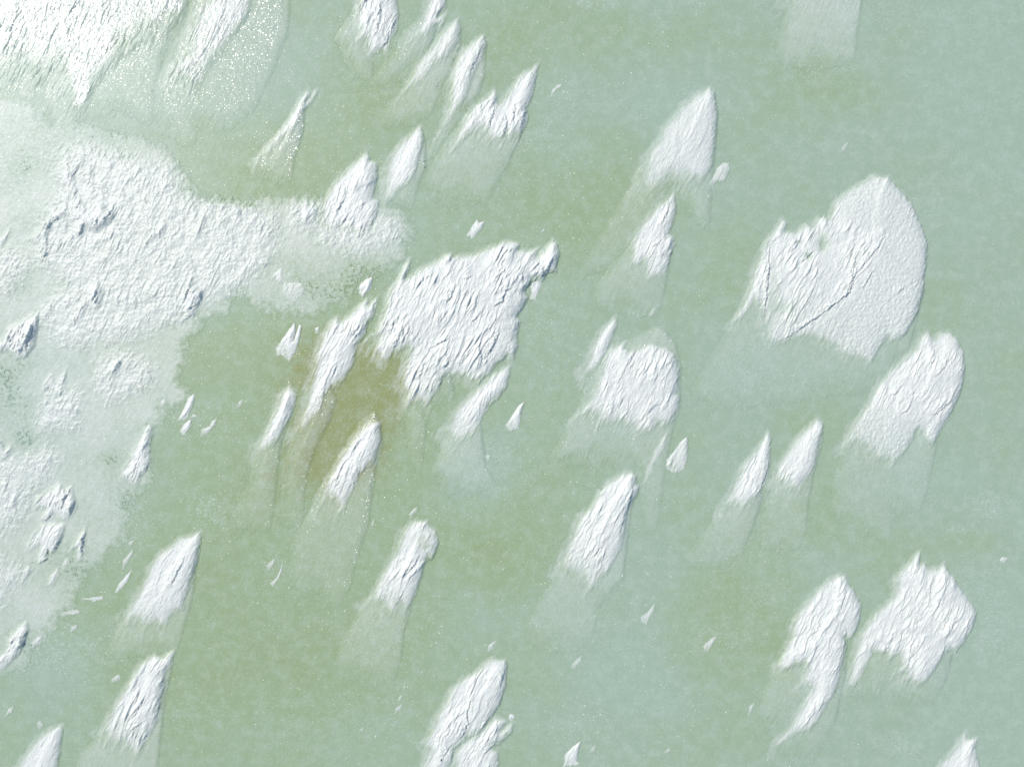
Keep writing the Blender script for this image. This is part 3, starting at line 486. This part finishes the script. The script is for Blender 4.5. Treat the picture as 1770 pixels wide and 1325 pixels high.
for o in DR:                                   # snow bodies
    o['cid'] = nid; IDS[nid] = ('cap', o, None); nid += 1
    poly = o['cap']; H = o.get('H', .35); small = o.get('small', False); wis = o.get('wispy', 1.0)
    pad = 14 if small else 30
    sl = window(poly, pad); x, y = gx[sl], gy[sl]
    d, nx, ny = sdist(poly, x, y)
    q = np.clip(-0.5 * nx + 0.87 * ny, 0, 1); q = blur(q, 2 if small else 5)
    se = blur(0.9 * nx + 0.42 * ny, 1 if small else 4)
    k = .35 if small else 1.0
    e = d + STREAK[sl] * (4.5 + 24 * q * wis) * k + RAG[sl] * (2.0 + 4 * q) * k + (9 * q * wis + .8) * k
    P = np.array(poly); uu, vv = uv(P[:, 0], P[:, 1]); _, v = uv(x, y)
    al = np.clip((v - vv.min()) / max(vv.max() - vv.min(), 1), 0, 1)          # 0 foot, 1 head
    cov = sm(-1, (5 + 7 * np.clip(-se, 0, 1) + 28 * q * wis) * o.get('soft', 1) if not small else 2.4, e)
    cw = o.get('capW', 1.0)
    foot = (1 - sm(.0, .42, al)) * min(wis, 1.1)
    marg = (1 - sm(2, 15 + 6 * q, e)) * (0 if small else 1)
    wcap = cov * cw * (1 - marg * np.clip(.22 + .35 * FINE[sl] + .30 * STREAK[sl], 0, .6)) * (1 - foot * np.clip(.32 + .6 * STREAK[sl] + .55 * RAG[sl] + .2 * FINE[sl], 0, .85))
    wd = np.where(se > 0, 17 - 8.5 * np.clip(se, 0, 1), 16 + 26 * np.clip(-se, 0, 1)) * (1 + 1.4 * q * wis) * (.4 if small else 1)
    base = H * (1 - np.exp(-np.clip(e, 0, None) / wd)) * (.25 + .75 * sm(0, .8, al)) * .66
    base = blur(base, 1)
    la = o.get('lam', 1.0)
    deep = sm(0, 14 + 34 * q * wis, e) if not small else sm(0, 5, e)
    rough = la * .20 * (H / .4) ** .5 * LAM[sl] * deep + .040 * FINE[sl] * cov + .007 * LUMP[sl] * cov
    if o.get('thin'): wcap = wcap * (1 - o['thin'] * np.clip(.45 + .9 * LUMP[sl] + .5 * STREAK[sl], 0, 1))
    for f in o.get('lumpy', []) + o.get('flat', []):
        dd, _, _ = sdist(f, x, y); m = sm(-8, 12, dd + RAG[sl] * 10)
        soft = .035 * LUMP[sl] + .03 * LUMP2[sl] + .02 * lamellae(x, y, 8, 170)
        rough = rough * (1 - .9 * m) + m * soft * cov
        wcap = wcap * (1 - .10 * m)
    scz = 0
    for line in o.get('scarps', []):
        L = np.array(line, np.float32)
        bd = np.full(x.shape, 1e9, np.float32); side = np.zeros_like(bd); tt = np.zeros_like(bd)
        seg = np.hypot(*(L[1:] - L[:-1]).T); cum = np.concatenate([[0], np.cumsum(seg)]); tot = cum[-1]
        xx = x + RAG[sl] * 5 + LUMP[sl] * 1.5; yy = y + STREAK[sl] * 4 + LUMP[sl] * 1.5
        for i in range(len(L) - 1):
            ax, ay = L[i]; bx, by = L[i + 1]; ex, ey = bx - ax, by - ay; LL = ex * ex + ey * ey + 1e-6
            t = np.clip(((xx - ax) * ex + (yy - ay) * ey) / LL, 0, 1)
            dx = xx - (ax + t * ex); dy = yy - (ay + t * ey); dd = np.hypot(dx, dy)
            m = dd < bd; bd = np.where(m, dd, bd)
            side = np.where(m, (dx * -ey + dy * ex), side); tt = np.where(m, (cum[i] + t * seg[i]) / tot, tt)
        # orientation: lee side is the lower right side
        ex, ey = L[-1] - L[0]; sgn = 1.0 if (-ey * 0.87 + ex * 0.5) > 0 else -1.0
        lee = side * sgn
        ends = np.clip(4 * tt * (1 - tt), 0, 1) ** .6
        hh = min(.14, .05 + tot * .05 * .035) * ends * np.clip(.75 + 1.2 * RAG[sl], .2, 1.3) * (H / .45) * o.get('sc', 1.0)
        bd2 = np.where(lee > 0, np.exp(-bd / 4.5) * -.7 * np.clip(bd / 1.2, 0, 1) - 0.0, np.exp(-bd / 8.0) * .75)
        tip = np.exp(-bd / 8.0) * .75
        val = np.where(lee > 0, np.where(bd < 1.0, tip * (1 - bd) + bd2 * bd, bd2), bd2)
        scz = scz + hh * val * cov
    for (a, b, ra, rb, amt) in o.get('holes', []):
        g = np.exp(-((((x - a) + RAG[sl] * 6) / ra) ** 2 + (((y - b) + STREAK[sl] * 6) / rb) ** 2))
        wcap = wcap * (1 - amt * np.clip(g * 1.5, 0, 1)); base = base * (1 - .5 * amt * g); rough = rough * (1 - amt * g)
    if not small:      # powder spilled thinly round the foot and the windward rim
        halo = .42 * sm(-9 - 20 * q * min(wis, 1), 5, e) * (1 - .75 * np.clip(se, 0, 1)) * np.clip(.62 + .8 * STREAK[sl] + .5 * RAG[sl], 0, 1.2)
        wcap = np.maximum(wcap, halo * cw)
    hz = np.clip(base + rough + scz, 0.004 * cov, None)
    own = (wcap > o.get('cut', .14 if small else .07)) & (e > (.3 if small else -30))
    OWN[sl] = np.where(own, o['cid'], OWN[sl])
    Z[sl] = Z[sl] + np.where(cov > 0, hz, 0)
    W[sl] = np.maximum(W[sl], np.clip(wcap * (1 + .06 * FINE[sl]), 0, 1))
    GL[sl] = np.maximum(GL[sl] * (1 - .6 * cov), o.get('gl', .12) * cov)
Z += 0.006

# ---------------------------------------------------------------- tint of the ice (0 blue green, 1 olive yellow) and frost
TINTS = [(600,690,180,150,.35),(520,580,60,40,.3),(520,800,170,180,.35),(600,1080,190,160,.3),(330,1080,150,200,.25),(200,760,60,40,.1),(800,930,120,80,.25),(760,1180,60,80,.15),(900,330,160,120,.2),(1300,1080,130,110,.18),(640,560,90,60,.2),(560,780,60,60,.35),(470,300,60,50,.25),(560,330,40,40,.3),(330,980,60,50,.25),(900,1010,60,40,.25),(1000,440,60,40,.3),(1130,360,40,60,.2),(1640,540,60,40,.2),(385,630,90,70,.35),(430,320,150,60,.2),(560,260,120,60,.15),(620,690,110,110,.7),(560,600,90,60,.3),(700,640,60,60,.5),(600,800,120,90,.5),(560,420,110,60,.35),(850,960,90,50,.55),(560,1110,150,110,.4),
 (680,140,90,70,.4),(1000,380,110,60,.4),(1060,300,60,80,.3),(450,860,110,90,.35),(350,1010,90,90,.3),(430,1200,160,120,.3),(940,860,70,70,.35),
 (1250,1080,110,90,.42),(1600,1000,140,80,.3),(1560,1130,130,60,.35),(1420,150,120,70,.4),(1560,60,60,50,.25),(1340,900,160,60,.25),(1280,480,60,90,.3),
 (1700,950,50,40,.4),(1000,60,120,60,.15),(1640,270,80,60,.25),(1400,740,80,40,.3),(250,1180,90,60,.3),(1140,1300,120,50,.2),(880,60,60,60,.3),
 (1750,640,50,120,.2),(640,200,80,60,.3),(460,330,80,40,.25),(1350,1120,50,90,.2)]
STAINS = [(625,690,75,95,.38),(560,640,45,60,.45),(650,660,40,50,.5),(590,780,50,50,.35),(500,640,40,50,.25)]
BLUES = [(60,180,220,180,.35),(60,680,120,200,.25),(1700,150,160,160,.3),(1720,1150,120,200,.3),(1100,1150,90,160,.2),(1150,190,120,60,.18),(80,1180,120,60,.2),(820,820,60,60,.2),(1350,640,120,60,.12),(440,120,100,80,.15),(840,600,60,200,-.05)]
FROST = [(1710,875,34,20,.9),(1655,912,26,8,.8),(1030,2,42,12,.9),(1205,4,16,12,.9),(905,235,60,30,.55),(960,160,70,40,.35),(365,880,40,32,.7),(100,1120,90,50,.6),
 (500,545,90,30,.4),(930,500,70,100,.4),(480,980,30,40,.35),(1615,350,20,40,.5),(1720,1090,40,60,.5),(1560,1290,30,16,.8),(870,800,90,60,.35),(1000,1260,70,40,.35),
 (650,1090,130,60,.25),(330,1230,60,40,.3),(220,900,50,60,.6),(1260,1100,60,30,.4),(1420,120,80,50,.3),(1550,30,150,50,.25),(350,720,50,40,.45),(1340,960,160,60,.2),(1330,1040,40,30,.45),
 (1380,120,30,15,.3),(600,1250,200,60,.2),(60,1060,70,50,.5),(700,1230,60,40,.3),(1700,1000,60,50,.35)]
def ice_fields(x, y):
    t = np.zeros(x.shape, np.float32) + .33 - .19 * np.clip(x / 1770, 0, 1) + .16 * fbm(x / 150, y / 110, 201, 4, .5)
    for a, b, ra, rb, m in TINTS: t = t + m * .46 * np.exp(-(((x - a) / ra) ** 2 + ((y - b) / rb) ** 2))
    for a, b, ra, rb, m in STAINS: t = t + .72 * m * np.exp(-(((x - a) / ra) ** 2 + ((y - b) / rb) ** 2)) * np.clip(.5 + 1.9 * fbm((.92 * x + .3 * y) / 9, (.3 * x - .92 * y) / 45, 207, 4, .65), -.2, 1.6)
    for a, b, ra, rb, m in BLUES: t = t - m * np.exp(-(((x - a) / ra) ** 2 + ((y - b) / rb) ** 2))
    f = np.zeros(x.shape, np.float32) + .16 + .16 * fbm(x / 90, y / 70, 211, 3)
    for a, b, ra, rb, m in FROST: f = np.maximum(f, m * np.exp(-(((x - a) / ra) ** 2 + ((y - b) / rb) ** 2)) + .1)
    return np.clip(t, 0, 1.3), np.clip(f, 0, 1)
TI, FR = ice_fields(gx, gy)

# ---------------------------------------------------------------- materials
def N(nt, kind, **kw):
    n = nt.nodes.new(kind)
    for k, v in kw.items(): setattr(n, k, v)
    return n
def math_(nt, op, a, b=None, clamp=False):
    n = nt.nodes.new('ShaderNodeMath'); n.operation = op; n.use_clamp = clamp
    for i, v in enumerate((a, b)):
        if v is None: continue
        if isinstance(v, (int, float)): n.inputs[i].default_value = v
        else: nt.links.new(v, n.inputs[i])
    return n.outputs[0]
def mixc(nt, f, a, b):
    n = nt.nodes.new('ShaderNodeMix'); n.data_type = 'RGBA'
    for s, v in ((n.inputs[0], f), (n.inputs[6], a), (n.inputs[7], b)):
        if isinstance(v, tuple): s.default_value = v + (1,) if len(v) == 3 else v
        elif isinstance(v, (int, float)): s.default_value = v
        else: nt.links.new(v, s)
    return n.outputs[2]
def rng(nt, v, a, b, c=0.0, d=1.0):
    n = nt.nodes.new('ShaderNodeMapRange'); n.interpolation_type = 'SMOOTHSTEP'
    nt.links.new(v, n.inputs[0]); n.inputs[1].default_value = a; n.inputs[2].default_value = b
    n.inputs[3].default_value = c; n.inputs[4].default_value = d
    return n.outputs[0]

TEAL = (0.388, 0.515, 0.390); GREEN = (0.345, 0.455, 0.255); AMBER = (0.308, 0.348, 0.130); PALE = (0.62, 0.73, 0.66)
SNOW = (0.835, 0.865, 0.805)
def surface_material(name):
    m = bpy.data.materials.new(name); m.use_nodes = True; nt = m.node_tree; nt.nodes.clear()
    geo = N(nt, 'ShaderNodeNewGeometry'); P = geo.outputs['Position']
    def attr(a):
        n = N(nt, 'ShaderNodeAttribute'); n.attribute_name = a; return n.outputs['Fac']
    cover, tint, frost, glit = attr('cover'), attr('tint'), attr('frost'), attr('glitter')
    def noise(scale, det=3, rough=.6, vec=None):
        n = N(nt, 'ShaderNodeTexNoise'); n.inputs['Scale'].default_value = scale
        n.inputs['Detail'].default_value = det; n.inputs['Roughness'].default_value = rough
        nt.links.new(vec or P, n.inputs['Vector']); return n.outputs['Fac']
    # stretched coordinates along the wind
    mp = N(nt, 'ShaderNodeMapping'); mp.vector_type = 'TEXTURE'; mp.inputs['Rotation'].default_value = (0, 0, math.radians(60)); mp.inputs['Scale'].default_value = (3.0, 1, 1)
    nt.links.new(P, mp.inputs['Vector']); PW = mp.outputs[0]
    n_big = noise(.35, 4, .6); n_mid = noise(2.6, 5, .7); n_fine = noise(9.0, 4, .75); n_wind = noise(3.0, 4, .65, PW); n_grain = noise(24.0, 3, .7)
    # ice
    t2 = math_(nt, 'ADD', tint, math_(nt, 'MULTIPLY', math_(nt, 'SUBTRACT', n_big, .5), .22), True)
    t2 = math_(nt, 'ADD', t2, math_(nt, 'MULTIPLY', math_(nt, 'MULTIPLY', math_(nt, 'ADD', math_(nt, 'SUBTRACT', n_wind, .5), math_(nt, 'SUBTRACT', n_mid, .5)), tint), 1.0), True)
    ice = mixc(nt, rng(nt, t2, 0, .55), TEAL, GREEN)
    ice = mixc(nt, rng(nt, t2, .55, 1.0), ice, AMBER)
    haze = rng(nt, noise(.9, 5, .7), .40, .72, 0, .24)
    ice = mixc(nt, haze, ice, PALE)
    spk = rng(nt, math_(nt, 'ADD', math_(nt, 'MULTIPLY', n_fine, .75), math_(nt, 'MULTIPLY', n_mid, .5)), .61, .82)
    ice = mixc(nt, math_(nt, 'MULTIPLY', spk, math_(nt, 'ADD', math_(nt, 'MULTIPLY', frost, 1.5), .06), True), ice, PALE)
    n_cr = noise(16.0, 3, .6, PW); n_cl = noise(1.1, 4, .65)
    crumb = math_(nt, 'MULTIPLY', rng(nt, n_cr, .57, .67), rng(nt, math_(nt, 'ADD', n_cl, math_(nt, 'MULTIPLY', frost, .28)), .50, .72))
    ice = mixc(nt, math_(nt, 'MULTIPLY', crumb, .75), ice, (.74, .82, .78))
    # flecks of frozen foam
    vf = N(nt, 'ShaderNodeTexVoronoi'); vf.inputs['Scale'].default_value = 3.2; nt.links.new(P, vf.inputs['Vector'])
    sep = N(nt, 'ShaderNodeSeparateColor'); nt.links.new(vf.outputs['Color'], sep.inputs[0])
    fl = math_(nt, 'MULTIPLY', math_(nt, 'GREATER_THAN', sep.outputs[0], .88), rng(nt, math_(nt, 'ADD', vf.outputs['Distance'], math_(nt, 'MULTIPLY', math_(nt, 'SUBTRACT', n_fine, .5), .45)), .10, .16, 1, 0))
    ice = mixc(nt, math_(nt, 'MULTIPLY', fl, math_(nt, 'ADD', .2, frost), True), ice, (.74, .82, .79))
    gr = math_(nt, 'ADD', math_(nt, 'MULTIPLY', math_(nt, 'SUBTRACT', n_grain, .5), .5), math_(nt, 'MULTIPLY', math_(nt, 'SUBTRACT', n_fine, .5), .35))
    ice = mixc(nt, math_(nt, 'MAXIMUM', gr, 0.0), ice, PALE)
    ice = mixc(nt, math_(nt, 'MAXIMUM', math_(nt, 'MULTIPLY', gr, -1.0), 0.0), ice, (.22, .30, .20))
    # snow over ice
    cn = math_(nt, 'ADD', math_(nt, 'MULTIPLY', math_(nt, 'SUBTRACT', n_fine, .5), .55), math_(nt, 'MULTIPLY', math_(nt, 'SUBTRACT', n_wind, .5), .5))
    edge = math_(nt, 'MULTIPLY', math_(nt, 'MULTIPLY', cover, math_(nt, 'SUBTRACT', 1.0, cover)), 2.6)
    c2 = math_(nt, 'ADD', cover, math_(nt, 'MULTIPLY', cn, edge), True)
    sn = mixc(nt, rng(nt, n_mid, .35, .7, 0, 1), SNOW, (.765, .80, .75))
    col = mixc(nt, c2, ice, sn)
    b = N(nt, 'ShaderNodeBsdfPrincipled')
    nt.links.new(col, b.inputs['Base Color'])
    nt.links.new(math_(nt, 'SUBTRACT', rng(nt, c2, .1, .8, .46, .46), math_(nt, 'MULTIPLY', glit, .10)), b.inputs['Roughness'])
    nt.links.new(rng(nt, c2, .2, .8, .28, .50), b.inputs['Specular IOR Level'])
    hgt = math_(nt, 'ADD', math_(nt, 'MULTIPLY', n_grain, .22), math_(nt, 'ADD', math_(nt, 'MULTIPLY', n_fine, .6), math_(nt, 'MULTIPLY', n_wind, 1.5)))
    bp = N(nt, 'ShaderNodeBump'); bp.inputs['Distance'].default_value = .05
    nt.links.new(rng(nt, c2, .0, .8, .14, .42), bp.inputs['Strength']); nt.links.new(hgt, bp.inputs['Height'])
    nt.links.new(bp.outputs[0], b.inputs['Normal'])
    # loose crystals: each cell is a little mirror with its own tilt
    vo = N(nt, 'ShaderNodeTexVoronoi'); vo.inputs['Scale'].default_value = 10.5; nt.links.new(P, vo.inputs['Vector'])
    vs = N(nt, 'ShaderNodeVectorMath', operation='SUBTRACT'); nt.links.new(vo.outputs['Color'], vs.inputs[0]); vs.inputs[1].default_value = (.5, .5, .5)
    vx = N(nt, 'ShaderNodeVectorMath', operation='MULTIPLY'); nt.links.new(vs.outputs[0], vx.inputs[0]); vx.inputs[1].default_value = (2, 2, 0)
    vl = N(nt, 'ShaderNodeVectorMath', operation='LENGTH'); nt.links.new(vx.outputs[0], vl.inputs[0])
    vm = N(nt, 'ShaderNodeVectorMath', operation='SCALE'); nt.links.new(vx.outputs[0], vm.inputs[0])
    nt.links.new(math_(nt, 'MULTIPLY', vl.outputs['Value'], .46), vm.inputs['Scale'])
    va = N(nt, 'ShaderNodeVectorMath', operation='ADD'); nt.links.new(vm.outputs[0], va.inputs[0]); nt.links.new(geo.outputs['Normal'], va.inputs[1])
    vn = N(nt, 'ShaderNodeVectorMath', operation='NORMALIZE'); nt.links.new(va.outputs[0], vn.inputs[0])
    gb = N(nt, 'ShaderNodeBsdfAnisotropic'); gb.inputs['Roughness'].default_value = .34; gb.inputs['Color'].default_value = (1, .98, .94, 1)
    nt.links.new(vn.outputs[0], gb.inputs['Normal'])
    core = rng(nt, vo.outputs['Distance'], .18, .42, 1, 0)
    sv = N(nt, 'ShaderNodeSeparateColor'); nt.links.new(vo.outputs['Color'], sv.inputs[0])
    pick = math_(nt, 'LESS_THAN', sv.outputs[2], math_(nt, 'ADD', math_(nt, 'MULTIPLY', glit, .75), .08))
    gf = math_(nt, 'MULTIPLY', math_(nt, 'MULTIPLY', core, pick), math_(nt, 'ADD', math_(nt, 'MULTIPLY', math_(nt, 'MULTIPLY', glit, glit), .26), .04))
    mx = N(nt, 'ShaderNodeMixShader'); nt.links.new(gf, mx.inputs[0]); nt.links.new(b.outputs[0], mx.inputs[1]); nt.links.new(gb.outputs[0], mx.inputs[2])
    out = N(nt, 'ShaderNodeOutputMaterial'); nt.links.new(mx.outputs[0], out.inputs['Surface'])
    return m
M_ICE = surface_material('lake_ice'); M_SNOW = surface_material('wind_packed_snow'); M_VEIL = surface_material('icy_snow_veil'); M_SHEET = surface_material('thin_snow_sheet')

def mesh_from(name, co, quads, mat, attrs):
    me = bpy.data.meshes.new(name)
    n, f = len(co), len(quads)
    me.vertices.add(n); me.vertices.foreach_set('co', co.astype(np.float32).ravel())
    me.loops.add(4 * f); me.loops.foreach_set('vertex_index', quads.astype(np.int32).ravel())
    me.polygons.add(f); me.polygons.foreach_set('loop_start', (np.arange(f) * 4).astype(np.int32))
    me.polygons.foreach_set('use_smooth', np.ones(f, bool))
    for k, v in attrs.items():
        a = me.attributes.new(k, 'FLOAT', 'POINT'); a.data.foreach_set('value', v.astype(np.float32).ravel())
    me.materials.append(mat); me.update(calc_edges=True); me.validate()
    return me

# ---------------------------------------------------------------- the ice, one sheet to the horizon
xs = np.concatenate([[-60000, -20000, -8000, -3000, -1200, -500], np.arange(X0 - 100, X1 + 101, 5), [2500, 3200, 5000, 10000, 22000, 62000]]).astype(np.float32)
ys = np.concatenate([[-60000, -20000, -8000, -3000, -1200, -500], np.arange(Y0 - 100, Y1 + 101, 5), [2100, 2800, 4600, 9600, 22000, 62000]]).astype(np.float32)
ix, iy = np.meshgrid(xs, ys); t_, f_ = ice_fields(ix, iy)
co = np.stack([(ix - CX) * S, (CY - iy) * S, np.zeros_like(ix)], -1).reshape(-1, 3)
nx_, ny_ = len(xs), len(ys); idx = np.arange(nx_ * ny_).reshape(ny_, nx_)
q = np.stack([idx[:-1, :-1], idx[1:, :-1], idx[1:, 1:], idx[:-1, 1:]], -1).reshape(-1, 4)
gl0 = .22 + .3 * np.clip(fbm(ix / 120, iy / 90, 301, 3) * 2, 0, 1)
me = mesh_from('frozen_lake_ice', co, q, M_ICE, dict(cover=np.zeros(ix.size), tint=t_, frost=f_, glitter=gl0))
lake = bpy.data.objects.new('frozen_lake_ice', me); sc.collection.objects.link(lake)
lake['kind'] = 'structure'
GL = np.maximum(GL, .2 * (1 - W))

# ---------------------------------------------------------------- cut every drift and every veil out of the surface
def tidy(i, other, keep):
    m = OWN == i
    if not m.any(): return
    rr = np.where(m.any(1))[0]; cc = np.where(m.any(0))[0]
    w = (slice(rr[0], rr[-1] + 1), slice(cc[0], cc[-1] + 1)); m = m[w]
    lab = np.where(m, np.arange(1, m.size + 1).reshape(m.shape), 0)
    while True:                                  # spread the largest label through each island
        n = lab.copy()
        n[1:] = np.maximum(n[1:], lab[:-1]); n[:-1] = np.maximum(n[:-1], lab[1:])
        n[:, 1:] = np.maximum(n[:, 1:], n[:, :-1]); n[:, :-1] = np.maximum(n[:, :-1], n[:, 1:])
        n = np.where(m, n, 0)
        if (n == lab).all(): break
        lab = n
    ids, cnt = np.unique(lab[m], return_counts=True)
    bad = ids[(cnt < keep) & (cnt < cnt.max())]
    if len(bad):
        kill = np.isin(lab, bad) & m
        sub = OWN[w]
        o0 = sub == 0; near0 = np.zeros_like(o0)
        near0[1:] |= o0[:-1]; near0[:-1] |= o0[1:]; near0[:, 1:] |= o0[:, :-1]; near0[:, :-1] |= o0[:, 1:]
        hit0 = np.isin(lab, np.unique(lab[kill & near0])) & kill
        if other is None: sub[kill] = -1
        else:
            o = sub == other; near = np.zeros_like(o)
            near[1:] |= o[:-1]; near[:-1] |= o[1:]; near[:, 1:] |= o[:, :-1]; near[:, :-1] |= o[:, 1:]
            touch = np.unique(lab[kill & near]); hit = np.isin(lab, touch) & kill
            sub[kill] = -1; sub[hit] = other
        sub[hit0] = 0
        OWN[w] = sub
for o in DR: tidy(o['cid'], o.get('tid'), 12 if o.get('small') else 40)
for o in DR:
    if o['tail']: tidy(o['tid'], o['cid'], 900)
cell = OWN[:-1, :-1]
flat = cell.ravel(); order = np.argsort(flat, kind='stable'); fs = flat[order]
def cut(i, name, mat, origin=None):
    a, b = np.searchsorted(fs, i), np.searchsorted(fs, i + 1)
    if b - a < 6: return None
    c = order[a:b]; r, cc = c // (NX - 1), c % (NX - 1); v0 = r * NX + cc
    quads = np.stack([v0, v0 + NX, v0 + NX + 1, v0 + 1], -1)
    vi, inv = np.unique(quads, return_inverse=True); quads = inv.reshape(-1, 4)
    px = gx.ravel()[vi]; py = gy.ravel()[vi]; z = Z.ravel()[vi]
    X, Y = (px - CX) * S, (CY - py) * S
    if origin is None: origin = (float(X.mean()), float(Y.mean()))
    co = np.stack([X - origin[0], Y - origin[1], z], -1)
    me = mesh_from(name, co, quads, mat, dict(cover=W.ravel()[vi], tint=TI.ravel()[vi], frost=FR.ravel()[vi], glitter=GL.ravel()[vi]))
    ob = bpy.data.objects.new(name, me); sc.collection.objects.link(ob); ob.location = (origin[0], origin[1], 0)
    return ob

ob = cut(0, 'snow_sheet', M_SHEET)
ob['label'] = 'wide thin greyish white snow sheet with ragged rim spread over the ice at left'; ob['category'] = 'snow sheet'
for o in DR:
    P = np.array(o['cap']); org = ((P[:, 0].mean() - CX) * S, (CY - P[:, 1].mean()) * S)
    nm = 'snow_clump' if o.get('small') else 'snow_drift'
    if o['tail']:
        e = bpy.data.objects.new(nm, None); sc.collection.objects.link(e); e.location = (org[0], org[1], 0)
        for key, pname, mat in (('cid', 'snow_crust', M_SNOW), ('tid', 'icy_veil', M_VEIL)):
            c = cut(o[key], pname, mat, org)
            if c: c.parent = e; c.location = (0, 0, 0)
    else:
        e = cut(o['cid'], nm, M_SNOW)
        if e is None: print('EMPTY', o['label']); continue
    e['label'] = o['label']; e['category'] = o['cat']; e['group'] = o['group']
